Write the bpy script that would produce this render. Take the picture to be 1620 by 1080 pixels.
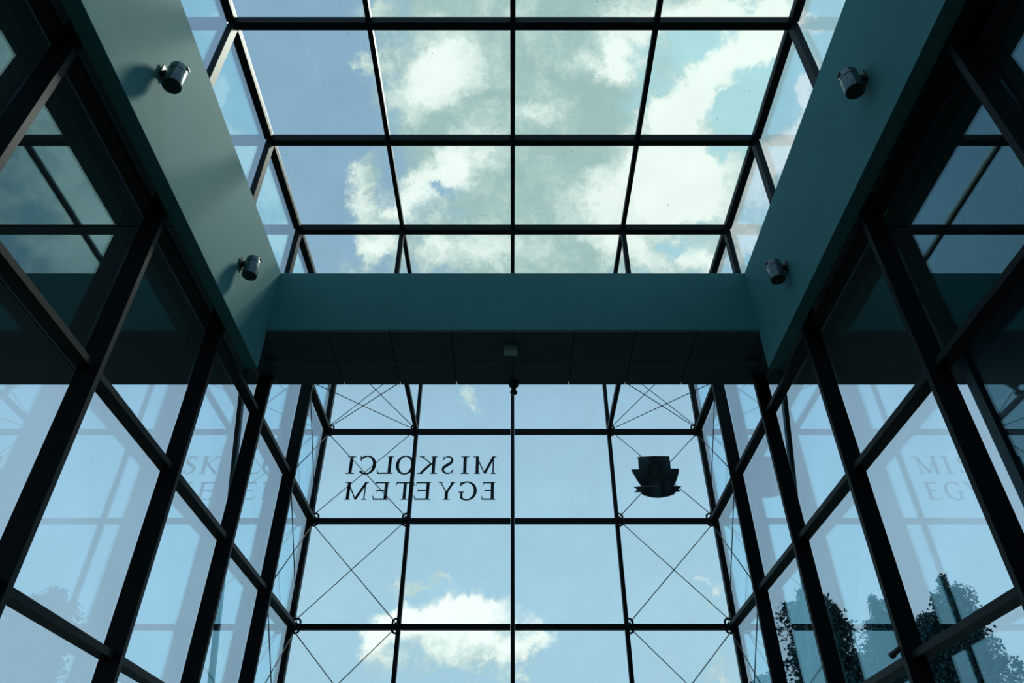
import bpy, bmesh, math, random
import numpy as np
from mathutils import Vector, Matrix

scene = bpy.context.scene
for o in list(bpy.data.objects):
    bpy.data.objects.remove(o)
COL = scene.collection

# ---------------------------------------------------------------- camera
cam_data = bpy.data.cameras.new('camera')
cam_data.sensor_width = 36.0
cam_data.lens = 36.0 * 1153.62 / 1620.0
cam_data.clip_end = 500
cam = bpy.data.objects.new('camera', cam_data)
COL.objects.link(cam)
cam.location = (-0.009, 0.0, 1.6)
cam.rotation_euler = (math.radians(90 + 37.49), 0, 0)
scene.camera = cam

# ---------------------------------------------------------------- exposure
vs = scene.view_settings
vs.view_transform = 'Standard'
vs.look = 'None'
vs.gamma = 1.0
vs.exposure = 0.0
vs.use_curve_mapping = False
scene.cycles.caustics_reflective = False
scene.cycles.caustics_refractive = False

# ---------------------------------------------------------------- sun, veiled by cloud, high in front to the right
sun_data = bpy.data.lights.new('sun', 'SUN')
sun_data.energy = 3.3
sun_data.angle = math.radians(9)
sun_data.color = (0.92, 0.90, 0.80)
sun = bpy.data.objects.new('sun', sun_data)
COL.objects.link(sun)
sun.location = (8, 14, 26)
sun.rotation_euler = Vector((0.262, 0.465, 0.845)).to_track_quat('Z', 'Y').to_euler()

# ---------------------------------------------------------------- sky: blue with broken cumulus
# each cloud: two tangent axes over their spread on the dome, density, brightness
CLOUDS = [
    (16.97, 2.56, 3.95, -1.02, 9.22, -6.31, -1.2, 0.0),
    (20.36, 3.46, 4.08, -0.95, 13.43, -11.71, -1.1, 0.0),
    (25.04, -17.13, 2.95, 30.92, 34.24, -34.76, -0.75, 0.0),
    (29.31, -9.2, -2.96, 16.01, 50.93, -45.23, -0.6, -0.3),
    (53.42, 4.25, -29.76, -2.52, 9.9, -5.83, -0.5, 0.0),
    (53.74, 3.62, 4.12, -1.72, 64.49, -56.95, -0.9, 0.0),
    (23.99, 8.19, -16.07, -41.11, 51.56, -38.85, -0.75, 0.0),
    (53.69, 6.93, 6.79, -1.15, 37.68, -38.76, -0.5, 0.0),
    (33.34, 6.19, 10.75, -3.21, 19.85, -12.8, -0.6, 0.0),
    (46.57, 5.85, -24.0, -5.01, 22.24, -10.57, -0.7, 0.0),
    (62.51, 2.77, -31.87, -8.81, 23.09, -19.28, -0.5, 0.0),
    (42.74, 7.49, 7.34, -1.69, 41.85, -43.31, -0.8, 0.0),
    (9.34, 0.32, 0.44, -0.15, 6.87, -4.94, 0.75, 0.0),
    (9.4, -0.4, -0.57, 0.18, 6.2, -4.31, 0.8, 0.0),
    (9.19, -1.0, -1.1, 0.43, 11.15, -10.2, 0.6, 0.0),
    (10.63, 0.32, 0.32, -0.16, 20.73, -20.81, 0.6, 0.1),
    (5.62, -0.19, -0.35, 1.3, 35.31, -18.75, 0.4, 0.0),
    (16.66, -0.51, -0.51, 0.13, 16.59, -16.65, 0.7, 0.0),
    (31.62, -3.48, 9.74, 12.23, 52.71, -29.99, 0.9, 0.55),
    (42.85, 3.61, 6.71, -6.8, 76.57, -42.51, 0.6, 0.3),
    (34.66, -11.3, 17.24, 21.1, 33.5, -21.77, 0.6, 0.15),
    (42.85, 5.8, 6.56, -1.37, 26.72, -23.99, 0.8, 0.5),
    (32.48, -3.94, 13.13, 14.45, 33.13, -29.16, 1.2, 0.8),
    (91.43, 8.91, 15.88, -9.47, 99.61, -58.03, 0.4, 0.1),
    (19.85, -7.98, 7.29, 17.29, 26.4, -14.55, 0.5, 0.9),
    (21.7, -6.68, 7.33, 23.36, 40.69, -30.38, 0.3, 0.8),
    (27.17, -3.45, 6.97, 13.28, 41.39, -34.03, 0.4, 0.9),
    (39.51, 3.85, 4.24, -1.3, 37.03, -33.82, 0.4, 0.6),
    (33.01, -10.07, 5.65, 32.9, 68.29, -48.66, 0.2, 0.4),
    (36.85, -2.68, -4.46, 2.29, 35.8, -21.87, 0.4, 1.1),
    (11.88, -1.38, -2.56, 5.66, 47.22, -26.94, 0.7, 1.3),
    (8.83, -8.46, 2.82, 29.15, 20.88, -22.32, 1.1, 1.6),
    (23.14, -22.57, 4.82, 25.09, 19.03, -20.24, 0.8, 1.2),
    (42.05, -25.03, 7.97, 22.09, 25.59, -23.82, 0.4, 0.6),
    (20.24, -2.67, -3.32, 2.18, 34.35, -28.27, 0.8, 1.1),
    (17.16, -5.07, -0.99, 6.42, 21.45, -20.83, 0.9, 1.5),
    (21.55, -1.83, -2.05, 0.96, 29.9, -26.82, 0.4, 0.7),
    (17.92, 8.46, -12.82, -31.18, 30.79, -24.14, 0.6, 0.8),
    (39.94, -7.5, -7.1, 1.38, 37.36, -39.99, 0.5, 0.8),
    (29.23, 1.96, 1.95, -0.55, 31.96, -32.14, 0.5, 0.7),
    (38.8, 0.71, 0.71, -0.2, 41.42, -41.57, 0.4, 0.4),
    (42.52, 6.75, -25.19, -10.39, 26.09, -15.83, 1.1, 1.1),
    (50.95, -11.31, -11.56, 2.12, 36.26, -36.41, 1.0, 0.9),
    (69.0, -15.39, -17.56, 4.24, 51.75, -47.26, 0.7, 0.5),
    (102.21, 2.24, -48.9, -4.57, 30.36, -17.89, 0.8, 0.8),
    (149.71, -26.12, -48.46, 14.98, 88.07, -53.74, 1.0, 0.6),
    (83.82, -15.59, -27.65, 25.17, 150.53, -95.81, 0.7, 0.3),
    (8.36, -2.79, -4.17, 1.28, 6.72, -5.43, 0.9, 0.75),
    (14.78, -5.7, -5.78, 0.98, 11.53, -12.13, 0.6, 0.5),
    (7.02, 2.48, 3.4, -0.72, 4.25, -3.63, -0.9, -0.3),
    (16.0, 4.67, 5.16, -1.08, 11.68, -11.22, -0.5, 0.0),
    (13.74, 0.6, 0.89, 3.21, 12.19, -39.09, 1.25, 1.05),
    (14.73, 0.75, -0.78, -3.43, 14.21, -54.72, 1.0, 0.7),
    (43.75, 2.85, 16.85, 17.96, 13.45, -37.9, 0.8, 0.7),
    (24.47, 1.95, 4.21, 23.71, 44.27, -117.84, 0.95, 0.2),
    (47.65, -0.92, -0.27, -0.29, 10.3, -35.47, 0.6, 0.5),
    (42.0, 12.2, -15.37, -27.17, 30.76, -49.96, 1.4, 0.3),
    (31.1, 2.62, 6.25, 10.17, 13.43, -40.69, 0.5, 0.4),
    (103.79, -23.79, -8.63, -11.82, 58.07, -151.67, 1.0, 0.5),
    (89.64, -22.16, -7.78, -11.71, 51.17, -136.48, 1.0, 0.4),
    (114.49, -26.87, -8.81, -8.33, 33.71, -96.24, 0.7, 0.2),
    (43.75, -11.43, -2.64, -9.0, 20.15, -76.43, 0.6, 0.3),
    (7.01, -0.38, -0.18, -0.11, 4.05, -8.39, -0.9, 0.0),
    (9.28, 1.77, 0.89, 0.4, 4.66, -9.09, -0.9, 0.0),
    (10.1, -1.86, -0.86, -0.54, 5.29, -11.19, -0.8, 0.0),
    (17.84, 3.74, 1.28, 1.56, 7.37, -20.57, -0.7, 0.0),
    (17.9, -2.08, -0.59, -1.06, 6.21, -21.53, -0.8, 0.0),
    (3.99, -0.2, -0.13, -0.2, 20.89, -32.73, -0.8, 0.0),
    (8.57, -3.22, -1.49, -0.87, 4.89, -9.74, -0.7, 0.0),
    (7.61, 2.98, 1.38, 0.77, 4.24, -8.4, -0.7, 0.0),
    (9.79, -5.19, -2.4, -1.05, 5.04, -9.46, -0.4, 0.0),
]
world = bpy.data.worlds.new('sky')
scene.world = world
world.use_nodes = True
nt = world.node_tree
nt.nodes.clear()

def node(tree, typ, **kw):
    n = tree.nodes.new(typ)
    for k, v in kw.items():
        setattr(n, k, v)
    return n

def mnode(tree, op, a, b=None, c=None, clamp=False):
    n = tree.nodes.new('ShaderNodeMath')
    n.operation = op
    n.use_clamp = clamp
    for i, x in enumerate((a, b, c)):
        if x is None:
            continue
        if isinstance(x, (int, float)):
            n.inputs[i].default_value = x
        else:
            tree.links.new(x, n.inputs[i])
    return n.outputs[0]

def vnode(tree, op, a, b=None, scale=None):
    n = tree.nodes.new('ShaderNodeVectorMath')
    n.operation = op
    for i, x in enumerate((a, b)):
        if x is None:
            continue
        if isinstance(x, tuple):
            n.inputs[i].default_value = x
        else:
            tree.links.new(x, n.inputs[i])
    if scale is not None:
        n.inputs['Scale'].default_value = scale
    return n.outputs['Value'] if op == 'DOT_PRODUCT' else n.outputs['Vector']

def mixc(tree, fac, a, b):
    n = tree.nodes.new('ShaderNodeMix')
    n.data_type = 'RGBA'
    for s, x in ((n.inputs[0], fac), (n.inputs[6], a), (n.inputs[7], b)):
        if isinstance(x, (int, float)):
            s.default_value = x
        elif isinstance(x, tuple):
            s.default_value = (*x, 1)
        else:
            tree.links.new(x, s)
    return n.outputs[2]

def smooth(tree, x, lo, hi):
    n = tree.nodes.new('ShaderNodeMapRange')
    n.interpolation_type = 'SMOOTHSTEP'
    n.inputs['From Min'].default_value = lo
    n.inputs['From Max'].default_value = hi
    tree.links.new(x, n.inputs['Value'])
    return n.outputs['Result']

def noise(tree, vec, scale, detail=6, rough=0.55, out='Fac'):
    n = tree.nodes.new('ShaderNodeTexNoise')
    n.inputs['Scale'].default_value = scale
    n.inputs['Detail'].default_value = detail
    n.inputs['Roughness'].default_value = rough
    tree.links.new(vec, n.inputs['Vector'])
    return n.outputs[out]

tc = node(nt, 'ShaderNodeTexCoord')
D0 = vnode(nt, 'NORMALIZE', tc.outputs['Generated'])
warp = vnode(nt, 'SUBTRACT', noise(nt, D0, 12.0, 9, 0.66, 'Color'), (0.5, 0.5, 0.5))
Dw = vnode(nt, 'ADD', D0, vnode(nt, 'SCALE', warp, scale=0.13))
fb = noise(nt, D0, 7.0, 8, 0.6)
fine = noise(nt, Dw, 19.0, 8, 0.66)
dens = mnode(nt, 'MULTIPLY_ADD', mnode(nt, 'SUBTRACT', fb, 0.5), 2.2, 0.10)
dens = mnode(nt, 'MULTIPLY_ADD', mnode(nt, 'SUBTRACT', fine, 0.5), 1.6, dens)
brt = mnode(nt, 'MULTIPLY_ADD', mnode(nt, 'SUBTRACT', fine, 0.5), 1.5, 0.10)
brt = mnode(nt, 'MULTIPLY_ADD', mnode(nt, 'SUBTRACT', fb, 0.5), 0.9, brt)
for a0, a1, a2, b0, b1, b2, w, b in CLOUDS:
    cx = node(nt, 'ShaderNodeCombineXYZ')
    nt.links.new(vnode(nt, 'DOT_PRODUCT', Dw, (a0, a1, a2)), cx.inputs[0])
    nt.links.new(vnode(nt, 'DOT_PRODUCT', Dw, (b0, b1, b2)), cx.inputs[1])
    r2 = vnode(nt, 'DOT_PRODUCT', cx.outputs[0], cx.outputs[0])
    g = mnode(nt, 'EXPONENT', mnode(nt, 'MULTIPLY', r2, -0.7))
    dens = mnode(nt, 'MULTIPLY_ADD', g, w, dens)
    if b:
        brt = mnode(nt, 'MULTIPLY_ADD', g, b, brt)
sx = node(nt, 'ShaderNodeSeparateXYZ')
nt.links.new(D0, sx.inputs[0])
elev = sx.outputs[2]
blue = mixc(nt, smooth(nt, elev, 0.25, 0.85), (0.42, 0.66, 0.81), (0.30, 0.47, 0.66))
near_sun = vnode(nt, 'DOT_PRODUCT', D0, (0.262, 0.465, 0.845))
blue = mixc(nt, smooth(nt, near_sun, 0.88, 1.0), blue, (0.52, 0.82, 0.88))
cloud = mixc(nt, smooth(nt, brt, 0.0, 1.0), (0.42, 0.60, 0.59), (1.05, 1.12, 1.06))
col = mixc(nt, smooth(nt, dens, 0.08, 0.78), blue, cloud)
col = mixc(nt, smooth(nt, elev, 0.02, -0.03), col, (0.12, 0.15, 0.15))
bg = node(nt, 'ShaderNodeBackground')
bg.inputs['Strength'].default_value = 1.0
nt.links.new(col, bg.inputs['Color'])
wo = node(nt, 'ShaderNodeOutputWorld')
nt.links.new(bg.outputs[0], wo.inputs['Surface'])
world.cycles.sampling_method = 'MANUAL'
world.cycles.sample_map_resolution = 512
# ---------------------------------------------------------------- materials
def principled(name, base, rough=0.5, metal=0.0, spec=0.5, mottled=0.0, scale=3.0, bump=0.0):
    m = bpy.data.materials.new(name)
    m.use_nodes = True
    t = m.node_tree
    p = t.nodes['Principled BSDF']
    p.inputs['Roughness'].default_value = rough
    p.inputs['Metallic'].default_value = metal
    p.inputs['Specular IOR Level'].default_value = spec
    co = node(t, 'ShaderNodeTexCoord').outputs['Object']
    f = noise(t, co, scale, 5, 0.6)
    lo = tuple(c * (1 - mottled) for c in base)
    hi = tuple(min(1, c * (1 + mottled)) for c in base)
    t.links.new(mixc(t, smooth(t, f, 0.3, 0.7), lo, hi), p.inputs['Base Color'])
    if bump:
        b = node(t, 'ShaderNodeBump')
        b.inputs['Strength'].default_value = bump
        b.inputs['Distance'].default_value = 0.01
        t.links.new(noise(t, co, scale * 20, 4, 0.6), b.inputs['Height'])
        t.links.new(b.outputs[0], p.inputs['Normal'])
    return m

def glass(name, tint, r0, dirt=0.0):
    """thin architectural pane: tinted transmission, mirror share rising with the angle"""
    m = bpy.data.materials.new(name)
    m.use_nodes = True
    t = m.node_tree
    t.nodes.clear()
    geo = node(t, 'ShaderNodeNewGeometry')
    cs = mnode(t, 'ABSOLUTE', vnode(t, 'DOT_PRODUCT', geo.outputs['Normal'], geo.outputs['Incoming']))
    k = mnode(t, 'POWER', mnode(t, 'SUBTRACT', 1.0, cs, clamp=True), 4.0)
    fac = mnode(t, 'MULTIPLY_ADD', k, 1.0 - r0, r0, clamp=True)
    tr = node(t, 'ShaderNodeBsdfTransparent')
    co = node(t, 'ShaderNodeTexCoord').outputs['Object']
    col = mixc(t, smooth(t, noise(t, co, 1.3, 4), 0.3, 0.7), tuple(c * 0.97 for c in tint), tint)
    if dirt:
        v = node(t, 'ShaderNodeTexVoronoi')
        v.inputs['Scale'].default_value = 7.0
        t.links.new(geo.outputs['Position'], v.inputs['Vector'])
        wn = noise(t, geo.outputs['Position'], 2.2, 3)
        size = mnode(t, 'MULTIPLY', mnode(t, 'SUBTRACT', wn, 0.42, clamp=True), dirt)
        spot = mnode(t, 'LESS_THAN', v.outputs['Distance'], size)
        col = mixc(t, spot, col, (0.35, 0.38, 0.36))
    t.links.new(col, tr.inputs['Color'])
    gl = node(t, 'ShaderNodeBsdfGlossy')
    gl.inputs['Roughness'].default_value = 0.0
    gl.inputs['Color'].default_value = (0.56, 0.90, 1.0, 1)
    mx = node(t, 'ShaderNodeMixShader')
    t.links.new(fac, mx.inputs[0])
    t.links.new(tr.outputs[0], mx.inputs[1])
    t.links.new(gl.outputs[0], mx.inputs[2])
    out = node(t, 'ShaderNodeOutputMaterial')
    t.links.new(mx.outputs[0], out.inputs['Surface'])
    return m

STEEL = principled('dark_painted_steel', (0.007, 0.014, 0.0165), 0.5, 0.0, 0.12, 0.15, 2.0)
ALU = principled('pale_aluminium_strip', (0.20, 0.23, 0.22), 0.45, 0.4, 0.5, 0.05, 4.0)
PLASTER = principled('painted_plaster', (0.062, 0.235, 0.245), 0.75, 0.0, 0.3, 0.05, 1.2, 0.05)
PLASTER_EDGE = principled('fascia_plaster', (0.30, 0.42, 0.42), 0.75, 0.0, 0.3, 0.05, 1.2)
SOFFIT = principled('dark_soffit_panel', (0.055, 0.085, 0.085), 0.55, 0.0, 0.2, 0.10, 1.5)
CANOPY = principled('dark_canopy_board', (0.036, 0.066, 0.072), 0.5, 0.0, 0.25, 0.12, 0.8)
ROOFING = principled('roof_gravel', (0.22, 0.24, 0.24), 0.9, 0, 0.2, 0.2, 6.0)
FLOOR = principled('dark_stone_floor', (0.045, 0.065, 0.07), 0.5, 0, 0.4, 0.15, 2.0)
GROUND = principled('paving_ground', (0.06, 0.085, 0.085), 0.9, 0, 0.2, 0.25, 0.4)
BACKWALL = principled('grey_back_wall', (0.16, 0.19, 0.19), 0.8, 0, 0.3, 0.08, 0.8)
BLUEWALL = principled('blue_grey_cladding', (0.020, 0.075, 0.105), 0.5, 0, 0.4, 0.15, 0.6)
LAMP = principled('brushed_lamp_metal', (0.075, 0.115, 0.13), 0.22, 0.6, 0.5, 0.06, 6.0)
LAMP_IN = principled('lamp_dark_inside', (0.012, 0.014, 0.014), 0.6)
BLACK = principled('black_plastic', (0.010, 0.014, 0.016), 0.45, 0, 0.5, 0.1)
VINYL = principled('black_vinyl', (0.006, 0.012, 0.013), 0.6, 0, 0.3, 0.1)
SENSOR = principled('grey_sensor_plastic', (0.32, 0.44, 0.46), 0.5, 0, 0.4, 0.05)
STRUT = principled('galvanised_strut', (0.075, 0.095, 0.085), 0.5, 0.3, 0.4, 0.2, 5.0)
LEAF = principled('dark_green_leaf', (0.014, 0.085, 0.095), 0.6, 0, 0.3, 0.5, 0.9)
BARK = principled('birch_bark', (0.10, 0.10, 0.09), 0.85, 0, 0.2, 0.5, 3.0)
G_SIDE = glass('side_wall_glass', (0.965, 0.975, 0.995), 0.10)
G_CLERE = glass('clerestory_glass', (0.95, 0.975, 0.99), 0.075)
G_FRONT = glass('front_wall_glass', (0.95, 0.985, 0.985), 0.007, 0.10)
G_ROOF = glass('roof_glass', (0.94, 0.98, 0.97), 0.035, 0.30)

# ---------------------------------------------------------------- mesh helpers
def link(name, me, parent=None, mat=None, smooth_shade=False):
    o = bpy.data.objects.new(name, me)
    COL.objects.link(o)
    if mat and me and not me.materials:
        me.materials.append(mat)
    if parent:
        o.parent = parent
    if smooth_shade:
        for p in me.polygons:
            p.use_smooth = True
    return o

def empty(name, loc, label, cat, kind=None, group=None):
    o = bpy.data.objects.new(name, None)
    o.empty_display_size = 0.1
    COL.objects.link(o)
    o.location = loc
    tag(o, label, cat, kind, group)
    return o

def tag(o, label, cat, kind=None, group=None):
    o['label'] = label
    o['category'] = cat
    if kind:
        o['kind'] = kind
    if group:
        o['group'] = group
    return o

_boxes = {}
def box_mesh(sx, sy, sz, mat, bev=0.0):
    key = (round(sx, 4), round(sy, 4), round(sz, 4), mat.name, bev)
    if key not in _boxes:
        bm = bmesh.new()
        bmesh.ops.create_cube(bm, size=1.0)
        for v in bm.verts:
            v.co = Vector((v.co.x * sx, v.co.y * sy, v.co.z * sz))
        if bev:
            bmesh.ops.bevel(bm, geom=list(bm.edges), offset=bev, segments=2, affect='EDGES', profile=0.5)
        me = bpy.data.meshes.new('box')
        bm.to_mesh(me)
        bm.free()
        me.materials.append(mat)
        _boxes[key] = me
    return _boxes[key]

def box(name, x0, x1, y0, y1, z0, z1, mat, parent=None, bev=0.0):
    o = link(name, box_mesh(abs(x1 - x0), abs(y1 - y0), abs(z1 - z0), mat, bev), parent)
    c = Vector(((x0 + x1) / 2, (y0 + y1) / 2, (z0 + z1) / 2))
    o.location = c - (parent_loc(parent) if parent else Vector())
    return o

def parent_loc(p):
    v = Vector()
    while p:
        v += p.location
        p = p.parent
    return v

def prism(name, prof, axis, a0, a1, mat, parent=None, at=(0, 0)):
    """extrude a closed 2-D profile along an axis ('z': prof=(x,y), 'y': prof=(x,z))"""
    n = len(prof)
    vs_, fs = [], []
    for a in (a0, a1):
        for p, q in prof:
            vs_.append((p, q, a) if axis == 'z' else (p, a, q))
    for i in range(n):
        j = (i + 1) % n
        fs.append((i, j, n + j, n + i))
    fs.append(tuple(range(n - 1, -1, -1)))
    fs.append(tuple(range(n, 2 * n)))
    me = bpy.data.meshes.new(name)
    me.from_pydata(vs_, [], fs)
    bm = bmesh.new()
    bm.from_mesh(me)
    bmesh.ops.recalc_face_normals(bm, faces=bm.faces)
    bm.to_mesh(me)
    bm.free()
    me.materials.append(mat)
    o = link(name, me, parent)
    loc = Vector((at[0], at[1], 0)) if axis == 'z' else Vector((at[0], 0, at[1]))
    o.location = loc - (parent_loc(parent) if parent else Vector())
    return o

def rod(name, p, q, r, mat, parent=None, seg=8, r2=None):
    p, q = Vector(p), Vector(q)
    d = q - p
    bm = bmesh.new()
    bmesh.ops.create_cone(bm, cap_ends=True, segments=seg, radius1=r, radius2=r if r2 is None else r2, depth=d.length)
    bm.transform(d.to_track_quat('Z', 'Y').to_matrix().to_4x4())
    for f in bm.faces:
        f.smooth = len(f.verts) == 4
    me = bpy.data.meshes.new(name)
    bm.to_mesh(me)
    bm.free()
    me.materials.append(mat)
    o = link(name, me, parent)
    o.location = (p + q) / 2 - (parent_loc(parent) if parent else Vector())
    return o

def lathe_mesh(prof, mat, seg=28):
    vs_, fs = [], []
    for r, z in prof:
        for i in range(seg):
            a = 2 * math.pi * i / seg
            vs_.append((r * math.cos(a), r * math.sin(a), z))
    for k in range(len(prof) - 1):
        for i in range(seg):
            j = (i + 1) % seg
            fs.append((k * seg + i, k * seg + j, (k + 1) * seg + j, (k + 1) * seg + i))
    fs.append(tuple(range(seg - 1, -1, -1)))
    fs.append(tuple(range((len(prof) - 1) * seg, len(prof) * seg)))
    me = bpy.data.meshes.new('lathe')
    me.from_pydata(vs_, [], fs)
    bm = bmesh.new()
    bm.from_mesh(me)
    bmesh.ops.recalc_face_normals(bm, faces=bm.faces)
    for f in bm.faces:
        f.smooth = len(f.verts) == 4
    bm.to_mesh(me)
    bm.free()
    me.materials.append(mat)
    return me

def torus_mesh(R, r, mat, n=20, m=8):
    vs_, fs = [], []
    for i in range(n):
        a = 2 * math.pi * i / n
        for j in range(m):
            b = 2 * math.pi * j / m
            vs_.append(((R + r * math.cos(b)) * math.cos(a), r * math.sin(b), (R + r * math.cos(b)) * math.sin(a)))
    for i in range(n):
        for j in range(m):
            fs.append((i * m + j, ((i + 1) % n) * m + j, ((i + 1) % n) * m + (j + 1) % m, i * m + (j + 1) % m))
    me = bpy.data.meshes.new('ring')
    me.from_pydata(vs_, [], fs)
    for p in me.polygons:
        p.use_smooth = True
    me.materials.append(mat)
    return me

# ---------------------------------------------------------------- the grid of the glass hall
M = 1.5
YF = 10.104                                            # front glass wall
YS = [YF - M * i for i in range(9)]                    # bay lines towards the viewer
XI, XO = 1.531, 2.979                                  # inner and outer mullion lines
ZT = [0.05, 1.502, 3.010, 4.518, 6.026, 7.534]         # transom heights
ZR = 9.042                                             # flat glass roof
W, YB, YE = 2.70, 6.256, 7.28                           # opening in the canopy slab, its cross beam and front edge
ZB, ZTOP, ZFB = 6.53, 7.40, 6.063                     # underside, top, hanging fascia
GX = 3.005                                             # plane of the side glass
YBACK = YS[-1]

# ---------------------------------------------------------------- ground, floor, back wall
g = box('ground', -80, 80, -60, 120, -0.40, -0.10, GROUND)
tag(g, 'grey green open ground outside the glass hall', 'ground', 'structure')
g = box('floor', -3.15, 3.15, YBACK - 0.4, YF + 0.15, -0.10, 0.0, FLOOR)
tag(g, 'dark stone floor of the entrance hall', 'floor', 'structure')
g = box('wall_back', -3.1, 3.1, YBACK - 0.4, YBACK - 0.1, 0.0, ZR + 0.05, BACKWALL)
tag(g, 'plain grey wall closing the hall behind the viewer', 'wall', 'structure')

# ---------------------------------------------------------------- ceiling: canopy slab with its opening
ceil = empty('ceiling', (0, YB, ZB), 'dark canopy slab with a plastered rectangular opening under the skylight', 'ceiling', 'structure')
for s in (-1, 1):
    # slab beside the hall: plastered edge over the opening, boarded underside
    box('plaster_edge_beam', s * W, s * (W + 0.13), YBACK, YB + 0.03, ZFB, ZTOP, PLASTER, ceil)
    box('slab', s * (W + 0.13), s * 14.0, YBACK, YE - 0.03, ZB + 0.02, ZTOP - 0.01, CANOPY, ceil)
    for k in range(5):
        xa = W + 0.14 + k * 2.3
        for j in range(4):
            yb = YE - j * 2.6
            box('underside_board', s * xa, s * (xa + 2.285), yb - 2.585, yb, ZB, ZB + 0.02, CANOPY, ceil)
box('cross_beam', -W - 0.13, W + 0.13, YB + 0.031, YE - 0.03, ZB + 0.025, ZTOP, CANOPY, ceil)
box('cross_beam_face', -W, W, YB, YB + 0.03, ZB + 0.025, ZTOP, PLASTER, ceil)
rows = ((YB + 0.004, 6.786), (6.794, YE))
for y0, y1 in rows:
    for k in range(8):
        x0 = -2.7 + k * 0.675
        xa, xb = x0 + 0.004, x0 + 0.671
        if y0 > 6.5:
            xa, xb = (-2.836 if k == 0 else xa), (2.836 if k == 7 else xb)
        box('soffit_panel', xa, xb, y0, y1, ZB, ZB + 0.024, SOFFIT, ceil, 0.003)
box('slab', -14, 14, YBACK - 1.5, YBACK - 0.0, ZB + 0.02, ZTOP - 0.02, CANOPY, ceil)

# ---------------------------------------------------------------- glass walls
def tee(w, d, cap=0.05, capd=0.03):
    """post profile: deep box with a narrower nose towards the glass, nose at +x"""
    return [(-d / 2, -w / 2), (d / 2 - capd, -w / 2), (d / 2 - capd, -cap / 2), (d / 2, -cap / 2),
            (d / 2, cap / 2), (d / 2 - capd, cap / 2), (d / 2 - capd, w / 2), (-d / 2, w / 2)]

RING = torus_mesh(0.050, 0.014, STEEL)
HUB = lathe_mesh([(0.012, -0.03), (0.036, -0.026), (0.042, 0), (0.036, 0.026), (0.012, 0.03)], STEEL, 16)

front = empty('wall_front', (0, YF, 0), 'tall glass front wall with dark mullions, lettering and crossed tie rods', 'glass wall', 'structure')
XS = [-XO, -XI, 0.0, XI, XO]
for x in XS:
    w, d = (0.056, 0.09) if abs(x) < 2 else (0.075, 0.10)
    prof = [(-w / 2, -d / 2), (w / 2, -d / 2), (w / 2, d / 2 - 0.02), (w / 4, d / 2 - 0.02), (w / 4, d / 2 + 0.01), (-w / 4, d / 2 + 0.01), (-w / 4, d / 2 - 0.02), (-w / 2, d / 2 - 0.02)]
    prism('mullion', prof, 'z', 0.0, ZR + 0.02, STEEL, front, (x, YF))
for z in ZT:
    for a, b in zip(XS[:-1], XS[1:]):
        box('transom', a + 0.03, b - 0.03, YF - 0.04, YF + 0.045, z - 0.033, z + 0.033, STEEL, front)
LV = ZT + [ZR]
for zi in range(6):
    for a, b in zip(XS[:-1], XS[1:]):
        box('pane', a + 0.012, b - 0.012, YF + 0.05, YF + 0.062, LV[zi] + 0.012, LV[zi + 1] - 0.012, G_FRONT, front)

def cross(p00, p11, p01, p10, parent, inset=0.045):
    for a, b in ((p00, p11), (p01, p10)):
        a, b = Vector(a), Vector(b)
        d = (b - a).normalized()
        rod('tie_rod', a + d * inset, b - d * inset, 0.0065, STEEL, parent, 6)

YR = YF - 0.075
for s in (-1, 1):
    for zi in range(6):
        a, b = s * XI, s * XO
        z0, z1 = LV[zi], LV[zi + 1]
        cross((a, YR, z0), (b, YR, z1), (a, YR, z1), (b, YR, z0), front)
    for x in (s * (XI + 0.03), s * (XO - 0.085)):
        for z in ZT[1:]:
            for dz in (-0.045, 0.045):
                o = link('tie_ring', RING, front)
                o.location = Vector((x, YR + 0.02, z + dz)) - front.location
            o = link('tie_hub', HUB, front)
            o.location = Vector((x, YR + 0.02, z)) - front.location
            o.rotation_euler = (math.pi / 2, 0, 0)
# horizontal wind truss tying the front wall back to the inner frame
for s in (-1, 1):
    box('tie_beam', s * XI - 0.03, s * XI + 0.03, YS[2] + 0.03, YF - 0.05, ZT[5] - 0.035, ZT[5] + 0.035, STEEL, front)
    box('inner_post', s * XI - 0.03, s * XI + 0.03, YS[2] - 0.035, YS[2] + 0.035, ZT[5] - 0.035, ZR - 0.08, STEEL, front)
    for k in (0, 1):
        ya, yb = YS[k] - (0.06 if k == 0 else 0), YS[k + 1]
        z = ZT[5] - 0.005
        cross((s * XI, ya, z), (s * XO, yb, z), (s * XI, yb, z), (s * XO, ya, z), front)
for k in (1, 2):
    for a, b in zip(XS[:-1], XS[1:]):
        box('tie_beam', a + 0.04, b - 0.04, YS[k] - 0.03, YS[k] + 0.03, ZT[5] - 0.03, ZT[5] + 0.03, STEEL, front)

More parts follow.
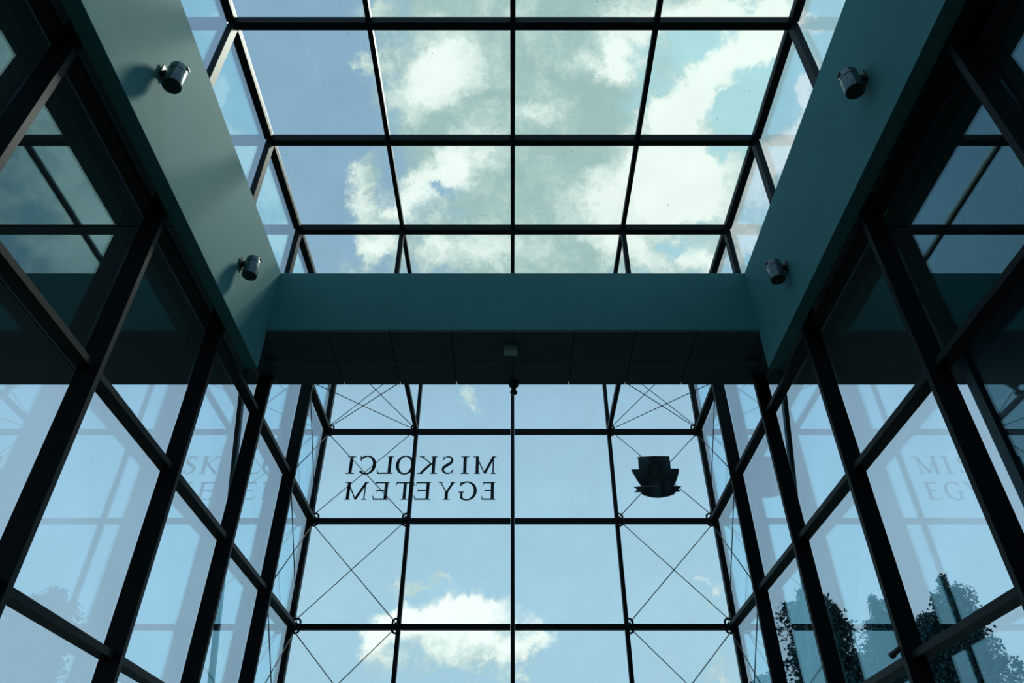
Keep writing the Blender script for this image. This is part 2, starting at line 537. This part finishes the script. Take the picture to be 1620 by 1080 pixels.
def side_wall(s, name, label):
    w = empty(name, (s * XO, 4.0, 0), label, 'glass wall', 'structure')
    prof = [(s * x, y) for x, y in tee(0.050, 0.165, 0.03, 0.03)]
    for i, y in enumerate(YS[1:], 1):
        top = ZR - 0.02 if y > YE else ZB - 0.001
        prism('post', prof, 'z', 0.0, top, STEEL, w, (s * 2.920, y))
    ends = YS
    for i in range(len(YS) - 1):
        y1, y0 = YS[i], YS[i + 1]
        infront = i < 2
        for z in (ZT if infront else ZT[:5]):
            box('transom', s * 2.885, s * 2.995, y0 + 0.026, y1 - (0.05 if i == 0 else 0.026), z - 0.026, z + 0.026, STEEL, w)
        lv = (ZT + [ZR]) if infront else (ZT[:5] + [ZB])
        for a, b in zip(lv[:-1], lv[1:]):
            box('pane', s * GX, s * (GX + 0.010), y0 + 0.012, y1 - 0.012, a + 0.012, b - 0.012, G_SIDE, w)
    # crossed rods in the bay next to the front wall
    X = s * 2.90
    for a, b in zip(LV[:-1], LV[1:]):
        cross((X, YS[1], a), (X, YF, b), (X, YS[1], b), (X, YF, a), w, 0.06)
    # raking strut outside the glass
    p, q = Vector((s * 3.15, 7.0, ZB)), Vector((s * 3.15, 9.56, -0.1))
    d = (q - p)
    ang = math.atan2(d.y, -d.z)
    st = link('raking_strut', box_mesh(0.05, 0.075, d.length, STRUT, 0.004), w)
    st.location = (p + q) / 2 - w.location
    st.rotation_euler = (ang, 0, 0)
    return w

side_wall(-1, 'wall_left', 'left glass side wall of dark posts, transoms and reflecting panes')
side_wall(1, 'wall_right', 'right glass side wall of dark posts, trees showing through its panes')

# ---------------------------------------------------------------- skylight lantern over the opening
sky = empty('window_1', (0, 4.0, ZTOP), 'raised flat skylight of dark beams and glass above the opening', 'skylight', 'structure')
for i, y in enumerate(YS):
    for a, b in ((-XO, XO),):
        box('roof_beam', a + 0.04, b - 0.04, y - 0.045, y + 0.045, ZR - 0.085, ZR + 0.025, STEEL, sky)
for x in XS:
    outer = abs(x) > 2
    hw = 0.045 if outer else 0.028
    for i in range(len(YS) - 1):
        y1, y0 = YS[i] - 0.045, YS[i + 1] + 0.045
        box('glazing_bar', x - hw, x + hw, y0, y1, ZR - 0.07 if outer else ZR - 0.045, ZR + 0.0, STEEL, sky)
        box('glazing_strip', x - hw * 0.9, x + hw * 0.9, y0, y1, ZR + 0.0, ZR + 0.032, ALU, sky)
for i in range(len(YS) - 1):
    for a, b in zip(XS[:-1], XS[1:]):
        box('pane', a + 0.01, b - 0.01, YS[i + 1] + 0.01, YS[i] - 0.01, ZR + 0.036, ZR + 0.048, G_ROOF, sky)
for s in (-1, 1):
    for i, y in enumerate(YS):
        if i < 2:
            continue
        if i >= 2:
            box('lantern_post', s * (XO - 0.045), s * (GX - 0.002), y - 0.05, y + 0.05, ZTOP, ZR - 0.07, STEEL, sky)
        if i + 1 < len(YS) and i >= 2:
            y1 = min(YS[i], YE)
            box('sill', s * (XO - 0.03), s * (GX - 0.002), YS[i + 1] + 0.05, y1 - 0.05, ZTOP, ZTOP + 0.06, STEEL, sky)
            box('pane', s * GX, s * (GX + 0.010), YS[i + 1] + 0.012, YS[i] - 0.012, ZTOP + 0.01, ZR - 0.005, G_CLERE, sky)

# ---------------------------------------------------------------- neighbouring wing beside the right glass wall
nb = empty('side_building', (6.5, 2.0, 0), 'dark blue clad building wing standing close outside the right glass wall', 'building')
box('wall', 4.98, 9.0, YBACK, 6.50, -0.1, ZB - 0.002, BLUEWALL, nb)
box('corner_trim', 4.93, 5.12, 6.42, 6.56, -0.1, ZB - 0.002, BLUEWALL, nb)
for k in range(5):
    box('cladding_panel', 4.95, 4.98, YBACK + 0.02 + k * 1.65, YBACK + 1.63 + k * 1.65, 0.1, 3.0, BLUEWALL, nb, 0.005)
    box('cladding_panel', 4.95, 4.98, YBACK + 0.02 + k * 1.65, YBACK + 1.63 + k * 1.65, 3.02, 6.3, BLUEWALL, nb, 0.005)

# ---------------------------------------------------------------- wall spotlights
CAN = lathe_mesh([(0.070, -0.118), (0.077, -0.120), (0.078, -0.112), (0.078, 0.112), (0.073, 0.120), (0.0005, 0.121)], LAMP, 36)
RECESS = lathe_mesh([(0.068, -0.1215), (0.060, -0.1215), (0.052, -0.1205), (0.004, -0.1195)], LAMP_IN, 28)
SEAM = lathe_mesh([(0.0785, 0.045), (0.0795, 0.047), (0.0795, 0.052), (0.0785, 0.054)], LAMP_IN, 36)
def spot(s, y, z, label):
    o = empty('wall_spotlight', (s * (W - 0.115), y, z), label, 'spotlight', None, 'spotlights on the plaster edge of the opening')
    hs = link('housing', CAN, o)
    link('lamp_opening', RECESS, hs)
    link('seam', SEAM, hs)
    lk = link('bracket', box_mesh(0.05, 0.045, 0.05, BLACK, 0.004), o)
    lk.location = (s * 0.095, 0, 0.055)
    lk = link('wall_plate', box_mesh(0.012, 0.11, 0.11, BLACK, 0.004), o)
    lk.location = (s * 0.108, 0, 0.055)
    lk = link('top_tab', box_mesh(0.03, 0.05, 0.02, BLACK, 0.003), o)
    lk.location = (-s * 0.068, 0, 0.112)
    o.scale = (0.93, 0.93, 0.93)
spot(-1, 3.20, 6.60, 'grey metal spotlight on the sunlit left plaster edge, nearest the viewer')
spot(-1, 5.28, 6.57, 'grey metal spotlight on the left plaster edge beside the cross beam corner')
spot(1, 3.22, 6.56, 'dark spotlight on the shaded right plaster edge, nearest the viewer')
spot(1, 5.27, 6.51, 'dark spotlight on the right plaster edge beside the cross beam corner')

# ---------------------------------------------------------------- small fittings on the soffit and on a post
o = empty('motion_sensor', (-0.022, 6.53, ZB), 'small pale square sensor box in the middle of the dark soffit', 'sensor')
b = link('body', box_mesh(0.145, 0.09, 0.085, SENSOR, 0.006), o); b.location = (0, 0, -0.0425)
b = link('base_plate', box_mesh(0.165, 0.10, 0.008, BLACK, 0.002), o); b.location = (0, 0.01, -0.004)

o = empty('ceiling_fitting', (0.012, YE - 0.036, ZB), 'small dark turned fitting hanging at the soffit edge before the centre mullion', 'fitting')
b = link('cup', lathe_mesh([(0.03, 0.0), (0.062, -0.001), (0.064, -0.02), (0.055, -0.045), (0.036, -0.06), (0.030, -0.065)], BLACK), o)
b = link('stem', lathe_mesh([(0.028, -0.06), (0.027, -0.125)], BLACK), o)
b = link('collar', lathe_mesh([(0.028, -0.118), (0.042, -0.126), (0.045, -0.14), (0.040, -0.152), (0.024, -0.16)], BLACK), o)

o = empty('small_camera', (2.925, 5.604, 3.10), 'small black camera clamped to the right post just above a transom', 'camera')
rod('arm', (2.89, 5.604, 3.085), (2.845, 5.64, 3.07), 0.010, BLACK, o)
rod('barrel', (2.865, 5.61, 3.09), (2.805, 5.69, 3.045), 0.020, BLACK, o, 14)
rod('hood', (2.815, 5.677, 3.052), (2.795, 5.703, 3.037), 0.024, BLACK, o, 14)

# ---------------------------------------------------------------- lettering stuck on the front glass, read from outside
def ribbon(path, widths):
    """closed polygons along a path with varying widths"""
    quads = []
    n = len(path)
    L, R = [], []
    for i in range(n):
        a = Vector(path[max(0, i - 1)]); b = Vector(path[min(n - 1, i + 1)])
        t = (b - a).normalized()
        nn = Vector((-t.y, t.x))
        p = Vector(path[i])
        L.append(p + nn * widths[i] / 2); R.append(p - nn * widths[i] / 2)
    for i in range(n - 1):
        quads.append([L[i], L[i + 1], R[i + 1], R[i]])
    return quads

def q(*pts):
    return [Vector(p) for p in pts]
def rect(x0, x1, y0, y1):
    return q((x0, y0), (x1, y0), (x1, y1), (x0, y1))
def serif(x, y, half=0.13, up=True):
    h = 0.055 if up else -0.055
    return [q((x - half, y), (x + half, y), (x + half, y + h * 0.55), (x + half * 0.55, y + h), (x - half * 0.55, y + h), (x - half, y + h * 0.55))]
def line(p, r, w):
    return ribbon([p, r], [w, w])
def arc(cx, cy, rx, ry, a0, a1, thick, thin, n=40):
    path, wd = [], []
    for i in range(n + 1):
        a = math.radians(a0 + (a1 - a0) * i / n)
        path.append((cx + rx * math.cos(a), cy + ry * math.sin(a)))
        wd.append(thin + (thick - thin) * abs(math.cos(a)) ** 1.6)
    return ribbon(path, wd)
T, H = 0.165, 0.065
def L_I(w):
    c = w / 2
    return [rect(c - T / 2, c + T / 2, 0, 1)] + serif(c, 0, w / 2) + serif(c, 1, w / 2, False)
def L_M(w):
    r = [rect(0.14, 0.14 + H, 0, 1), rect(w - 0.14 - T, w - 0.14, 0, 1)]
    r += line((0.15, 0.97), (w / 2, 0.03), 0.13) + line((w / 2, 0.03), (w - 0.17, 0.97), 0.06)
    r += serif(0.165, 0) + serif(w - 0.14 - T / 2, 0, 0.15) + serif(0.11, 1, 0.11, False) + serif(w - 0.14, 1, 0.14, False)
    return r
def L_K(w):
    r = [rect(0.13, 0.13 + T, 0, 1)] + line((0.22, 0.47), (w - 0.20, 0.97), 0.055) + line((0.36, 0.56), (w - 0.17, 0.02), 0.125)
    return r + serif(0.19, 0, 0.17) + serif(0.19, 1, 0.17, False) + serif(w - 0.15, 0, 0.15) + serif(w - 0.2, 1, 0.15, False)
def L_L(w):
    return [rect(0.13, 0.13 + T, 0, 1)] + serif(0.19, 0, 0.17) + serif(0.19, 1, 0.17, False) + [rect(0.13, w - 0.05, 0, 0.075), q((w - 0.12, 0), (w - 0.04, 0), (w, 0.25), (w - 0.03, 0.25))]
def L_E(w):
    r = [rect(0.11, 0.11 + T, 0, 1)] + serif(0.17, 0, 0.15) + serif(0.17, 1, 0.15, False)
    r += [rect(0.15, w - 0.06, 0, 0.075), rect(0.15, w - 0.1, 0.925, 1), rect(0.15, w - 0.2, 0.48, 0.55)]
    r += [q((w - 0.12, 0), (w - 0.05, 0), (w, 0.24), (w - 0.03, 0.24)), q((w - 0.14, 1), (w - 0.08, 1), (w - 0.08, 0.80), (w - 0.10, 0.80)), q((w - 0.22, 0.515), (w - 0.18, 0.38), (w - 0.18, 0.65))]
    return r
def L_T(w):
    c = w / 2
    r = [rect(c - T / 2, c + T / 2, 0, 1), rect(0.04, w - 0.04, 0.925, 1)] + serif(c, 0, 0.19)
    return r + [q((0.04, 1), (0.10, 1), (0.03, 0.78), (0.0, 0.78)), q((w - 0.10, 1), (w - 0.04, 1), (w, 0.78), (w - 0.03, 0.78))]
def L_Y(w):
    c = w / 2
    r = [rect(c - T / 2, c + T / 2, 0, 0.48)] + serif(c, 0, 0.19) + line((c - 0.01, 0.42), (0.14, 0.97), 0.12) + line((c + 0.01, 0.42), (w - 0.13, 0.97), 0.055)
    return r + serif(0.15, 1, 0.15, False) + serif(w - 0.13, 1, 0.13, False)
def L_O(w):
    return arc(w / 2, 0.5, w / 2 - 0.06, 0.5, 0, 360, 0.17, 0.075, 56)
def L_C(w):
    r = arc(w / 2 + 0.02, 0.5, w / 2 - 0.04, 0.5, 48, 318, 0.17, 0.075, 48)
    return r + [q((w - 0.16, 0.84), (w - 0.09, 1.02), (w - 0.05, 1.02), (w - 0.08, 0.72), (w - 0.11, 0.72))]
def L_G(w):
    r = arc(w / 2 + 0.02, 0.5, w / 2 - 0.04, 0.5, 50, 310, 0.17, 0.075, 48)
    r += [rect(w - 0.24, w - 0.12, 0.06, 0.46)] + serif(w - 0.17, 0.46, 0.16, False)
    return r + [q((w - 0.20, 0.86), (w - 0.13, 1.02), (w - 0.09, 1.02), (w - 0.11, 0.74), (w - 0.14, 0.74))]
def L_S(w):
    P = [(w - 0.10, 0.80), (w - 0.17, 0.91), (w * 0.5, 0.975), (w * 0.24, 0.90), (w * 0.16, 0.75), (w * 0.28, 0.61), (w * 0.55, 0.49), (w * 0.78, 0.37), (w * 0.86, 0.23), (w * 0.74, 0.09), (w * 0.48, 0.025), (w * 0.22, 0.08), (w * 0.09, 0.22)]
    Wd = [0.05, 0.06, 0.07, 0.10, 0.12, 0.15, 0.165, 0.15, 0.12, 0.10, 0.07, 0.06, 0.05]
    path, wd = [], []
    for i in range(len(P) - 1):
        p0, p1, p2, p3 = P[max(i - 1, 0)], P[i], P[i + 1], P[min(i + 2, len(P) - 1)]
        for k in range(6):
            t = k / 6
            path.append(tuple(0.5 * (2 * p1[c] + (p2[c] - p0[c]) * t + (2 * p0[c] - 5 * p1[c] + 4 * p2[c] - p3[c]) * t * t + (3 * p1[c] - p0[c] - 3 * p2[c] + p3[c]) * t ** 3) for c in (0, 1)))
            wd.append(Wd[i] * (1 - t) + Wd[i + 1] * t)
    path.append(P[-1]); wd.append(Wd[-1])
    return ribbon(path, wd) + [q((w - 0.12, 0.76), (w - 0.08, 0.76), (w - 0.06, 1.0), (w - 0.10, 1.0)), q((0.02, 0.27), (0.06, 0.27), (0.08, 0.0), (0.04, 0.0))]
GLYPH = dict(I=L_I, M=L_M, K=L_K, L=L_L, E=L_E, T=L_T, Y=L_Y, O=L_O, C=L_C, G=L_G, S=L_S)

def slab_from_polys(name, polys, y0, y1, mat, parent, fx, fz):
    vs_, fs = [], []
    for pi_, P in enumerate(polys):
        n = len(P)
        k = len(vs_)
        e = 0.00002 * pi_                       # no two strokes share a plane
        for y in (y0 + e, y1 + e):
            for p in P:
                vs_.append((fx(p[0]), y, fz(p[1])))
        fs.append(tuple(range(k, k + n)))
        fs.append(tuple(range(k + 2 * n - 1, k + n - 1, -1)))
        for i in range(n):
            j = (i + 1) % n
            fs.append((k + i, k + n + i, k + n + j, k + j))
    me = bpy.data.meshes.new(name)
    me.from_pydata(vs_, [], fs)
    me.materials.append(mat)
    return link(name, me, parent)

YL = YF + 0.0645
def word(text, spans, zt, zb, label):
    o = empty('glass_lettering', (spans[0][0], YL, zb), label, 'lettering', None, 'lettering on the front glass')
    h = zt - zb
    for ch, (xr, xl) in zip(text, spans):
        wdt = (xr - xl) / h
        off = xr - spans[0][0]
        slab_from_polys('letter_' + ch.lower(), GLYPH[ch](wdt), -0.0015, 0.001, VINYL, o, lambda u, off=off: off - u * h, lambda v: v * h)
word('MISKOLCI', [(-0.249, -0.617), (-0.672, -0.808), (-0.909, -1.108), (-1.163, -1.476), (-1.535, -1.809), (-1.845, -2.104), (-2.131, -2.398), (-2.445, -2.581)], 7.133, 6.828,
     'upper line of mirrored black serif capitals reading MISKOLCI on the front glass')
word('EGYETEM', [(-0.251, -0.478), (-0.55, -0.829), (-0.869, -1.136), (-1.234, -1.495), (-1.495, -1.783), (-1.868, -2.121), (-2.193, -2.56)], 6.689, 6.395,
     'lower line of mirrored black serif capitals reading EGYETEM on the front glass')

em = empty('glass_emblem', (2.2, YL, 6.42), 'black shield emblem with a ribbon stuck on the right of the front glass', 'emblem')
body = [(1.962, 7.123), (2.211, 7.139), (2.458, 7.136), (2.454, 6.919), (2.579, 6.919), (2.572, 6.865), (2.554, 6.813), (2.516, 6.718), (2.463, 6.621), (1.96, 6.621), (1.915, 6.703), (1.878, 6.792), (1.852, 6.85), (1.835, 6.903), (1.958, 6.907)]
rib = [(1.843, 6.606), (1.96, 6.618), (2.468, 6.621), (2.577, 6.618), (2.522, 6.568), (2.562, 6.531), (2.465, 6.519), (2.458, 6.49), (2.374, 6.456), (2.292, 6.436), (2.203, 6.424), (2.119, 6.43), (2.042, 6.447), (1.978, 6.47), (1.949, 6.496), (1.951, 6.519), (1.845, 6.519), (1.895, 6.563)]
slab_from_polys('shield', [body], -0.0015, 0.001, VINYL, em, lambda x: x - 2.2, lambda z: z - 6.42)
slab_from_polys('ribbon', [rib], -0.0015, 0.001, VINYL, em, lambda x: x - 2.2, lambda z: z - 6.42)

# ---------------------------------------------------------------- weeping trees beyond the right glass wall
def tree(loc, height, rad, seed, label, dens=1.0, lean=0.0):
    rng = np.random.default_rng(seed)
    o = empty('weeping_tree', loc, label, 'tree', None, 'trees beyond the right glass wall')
    # trunk
    n, sides = 9, 8
    vs_, fs = [], []
    for i in range(n):
        t = i / (n - 1)
        r = 0.20 * (1 - t) ** 0.8 + 0.02
        cx, cy = lean * t * t + 0.10 * math.sin(3 * t + seed), 0.10 * math.cos(2.4 * t + seed)
        for k in range(sides):
            a = 2 * math.pi * k / sides
            vs_.append((cx + r * math.cos(a), cy + r * math.sin(a), t * height * 0.93))
    for i in range(n - 1):
        for k in range(sides):
            j = (k + 1) % sides
            fs.append((i * sides + k, i * sides + j, (i + 1) * sides + j, (i + 1) * sides + k))
    me = bpy.data.meshes.new('trunk')
    me.from_pydata(vs_, [], fs)
    me.materials.append(BARK)
    link('trunk', me, o, None, True)
    # arching branches with hanging twigs; leaves cluster on the twigs
    leaves = []
    bv, bf = [], []
    nb_ = int(46 * dens)
    for b in range(nb_):
        t = 0.30 + 0.68 * (b + rng.random()) / nb_
        a = rng.random() * 2 * math.pi
        zb = t * height * 0.93
        reach = rad * (1.12 - 0.75 * max(0, (t - 0.45) / 0.55) ** 1.6) * rng.uniform(0.45, 1.15)
        up_ = rng.uniform(0.05, 0.15)
        pts = []
        for k in range(9):
            u = k / 8
            rr = reach * u
            zz = zb + height * up_ * math.sin(u * 2.1) - height * 0.03 * u * u
            pts.append(Vector((lean * t * t + rr * math.cos(a), rr * math.sin(a), zz)))
        for k in range(8):
            p, r_ = pts[k], pts[k + 1]
            w = 0.03 * (1 - k / 9) + 0.006
            i0 = len(bv)
            for pp in (p, r_):
                bv += [(pp.x - w, pp.y, pp.z), (pp.x + w * .5, pp.y + w, pp.z), (pp.x + w * .5, pp.y - w, pp.z)]
            for k2 in range(3):
                j2 = (k2 + 1) % 3
                bf.append((i0 + k2, i0 + j2, i0 + 3 + j2, i0 + 3 + k2))
        for tw in range(int(9 * dens)):
            u = rng.uniform(0.25, 1.0)
            k = min(7, int(u * 8))
            base = pts[k].lerp(pts[k + 1], u * 8 - k)
            ln = rng.uniform(0.5, 1.0) * height * 0.20
            dx, dy = rng.normal(0, 0.22, 2)
            m = int(34 * dens)
            s = np.sort(rng.random(m))
            pos = np.stack([base.x + dx * s + rng.normal(0, 0.09, m), base.y + dy * s + rng.normal(0, 0.09, m), base.z + 0.12 * np.sin(s * 3) - ln * s ** 1.2 + rng.normal(0, 0.07, m)], 1)
            leaves.append(pos)
    me = bpy.data.meshes.new('branches')
    me.from_pydata(bv, [], bf)
    me.materials.append(BARK)
    br_ = link('branches', me, o)
    P = np.concatenate(leaves)
    N = len(P)
    a = rng.normal(size=(N, 3)); a /= np.linalg.norm(a, axis=1)[:, None]
    c = np.cross(a, rng.normal(size=(N, 3))); c /= np.linalg.norm(c, axis=1)[:, None]
    sz = rng.uniform(0.04, 0.085, N)[:, None]
    V = np.stack([P - a * sz * 1.3, P + c * sz * 0.65, P + a * sz * 1.3, P - c * sz * 0.65], 1).reshape(-1, 3)
    me = bpy.data.meshes.new('foliage')
    me.vertices.add(4 * N)
    me.vertices.foreach_set('co', V.astype(np.float32).ravel())
    me.loops.add(4 * N)
    me.loops.foreach_set('vertex_index', np.arange(4 * N, dtype=np.int32))
    me.polygons.add(N)
    me.polygons.foreach_set('loop_start', np.arange(0, 4 * N, 4, dtype=np.int32))
    me.update(calc_edges=True)
    me.materials.append(LEAF)
    f = link('foliage', me, br_)
    f['kind'] = 'stuff'
    return o

tree((10.95, 27.0, -0.1), 10.7, 2.0, 3, 'weeping tree seen through the right glass next to the corner post', 1.55)
tree((18.4, 37.5, -0.1), 13.9, 2.3, 5, 'dense middle weeping tree between the two others behind the right glass', 1.6)
tree((17.4, 30.0, -0.1), 12.0, 2.2, 8, 'tallest weeping tree with trailing twigs, outermost behind the right glass', 1.6, 0.3)
tree((6.9, 21.5, -0.1), 6.8, 0.9, 12, 'low young tree at the foot of the right front corner', 1.0)

bpy.context.view_layer.update()
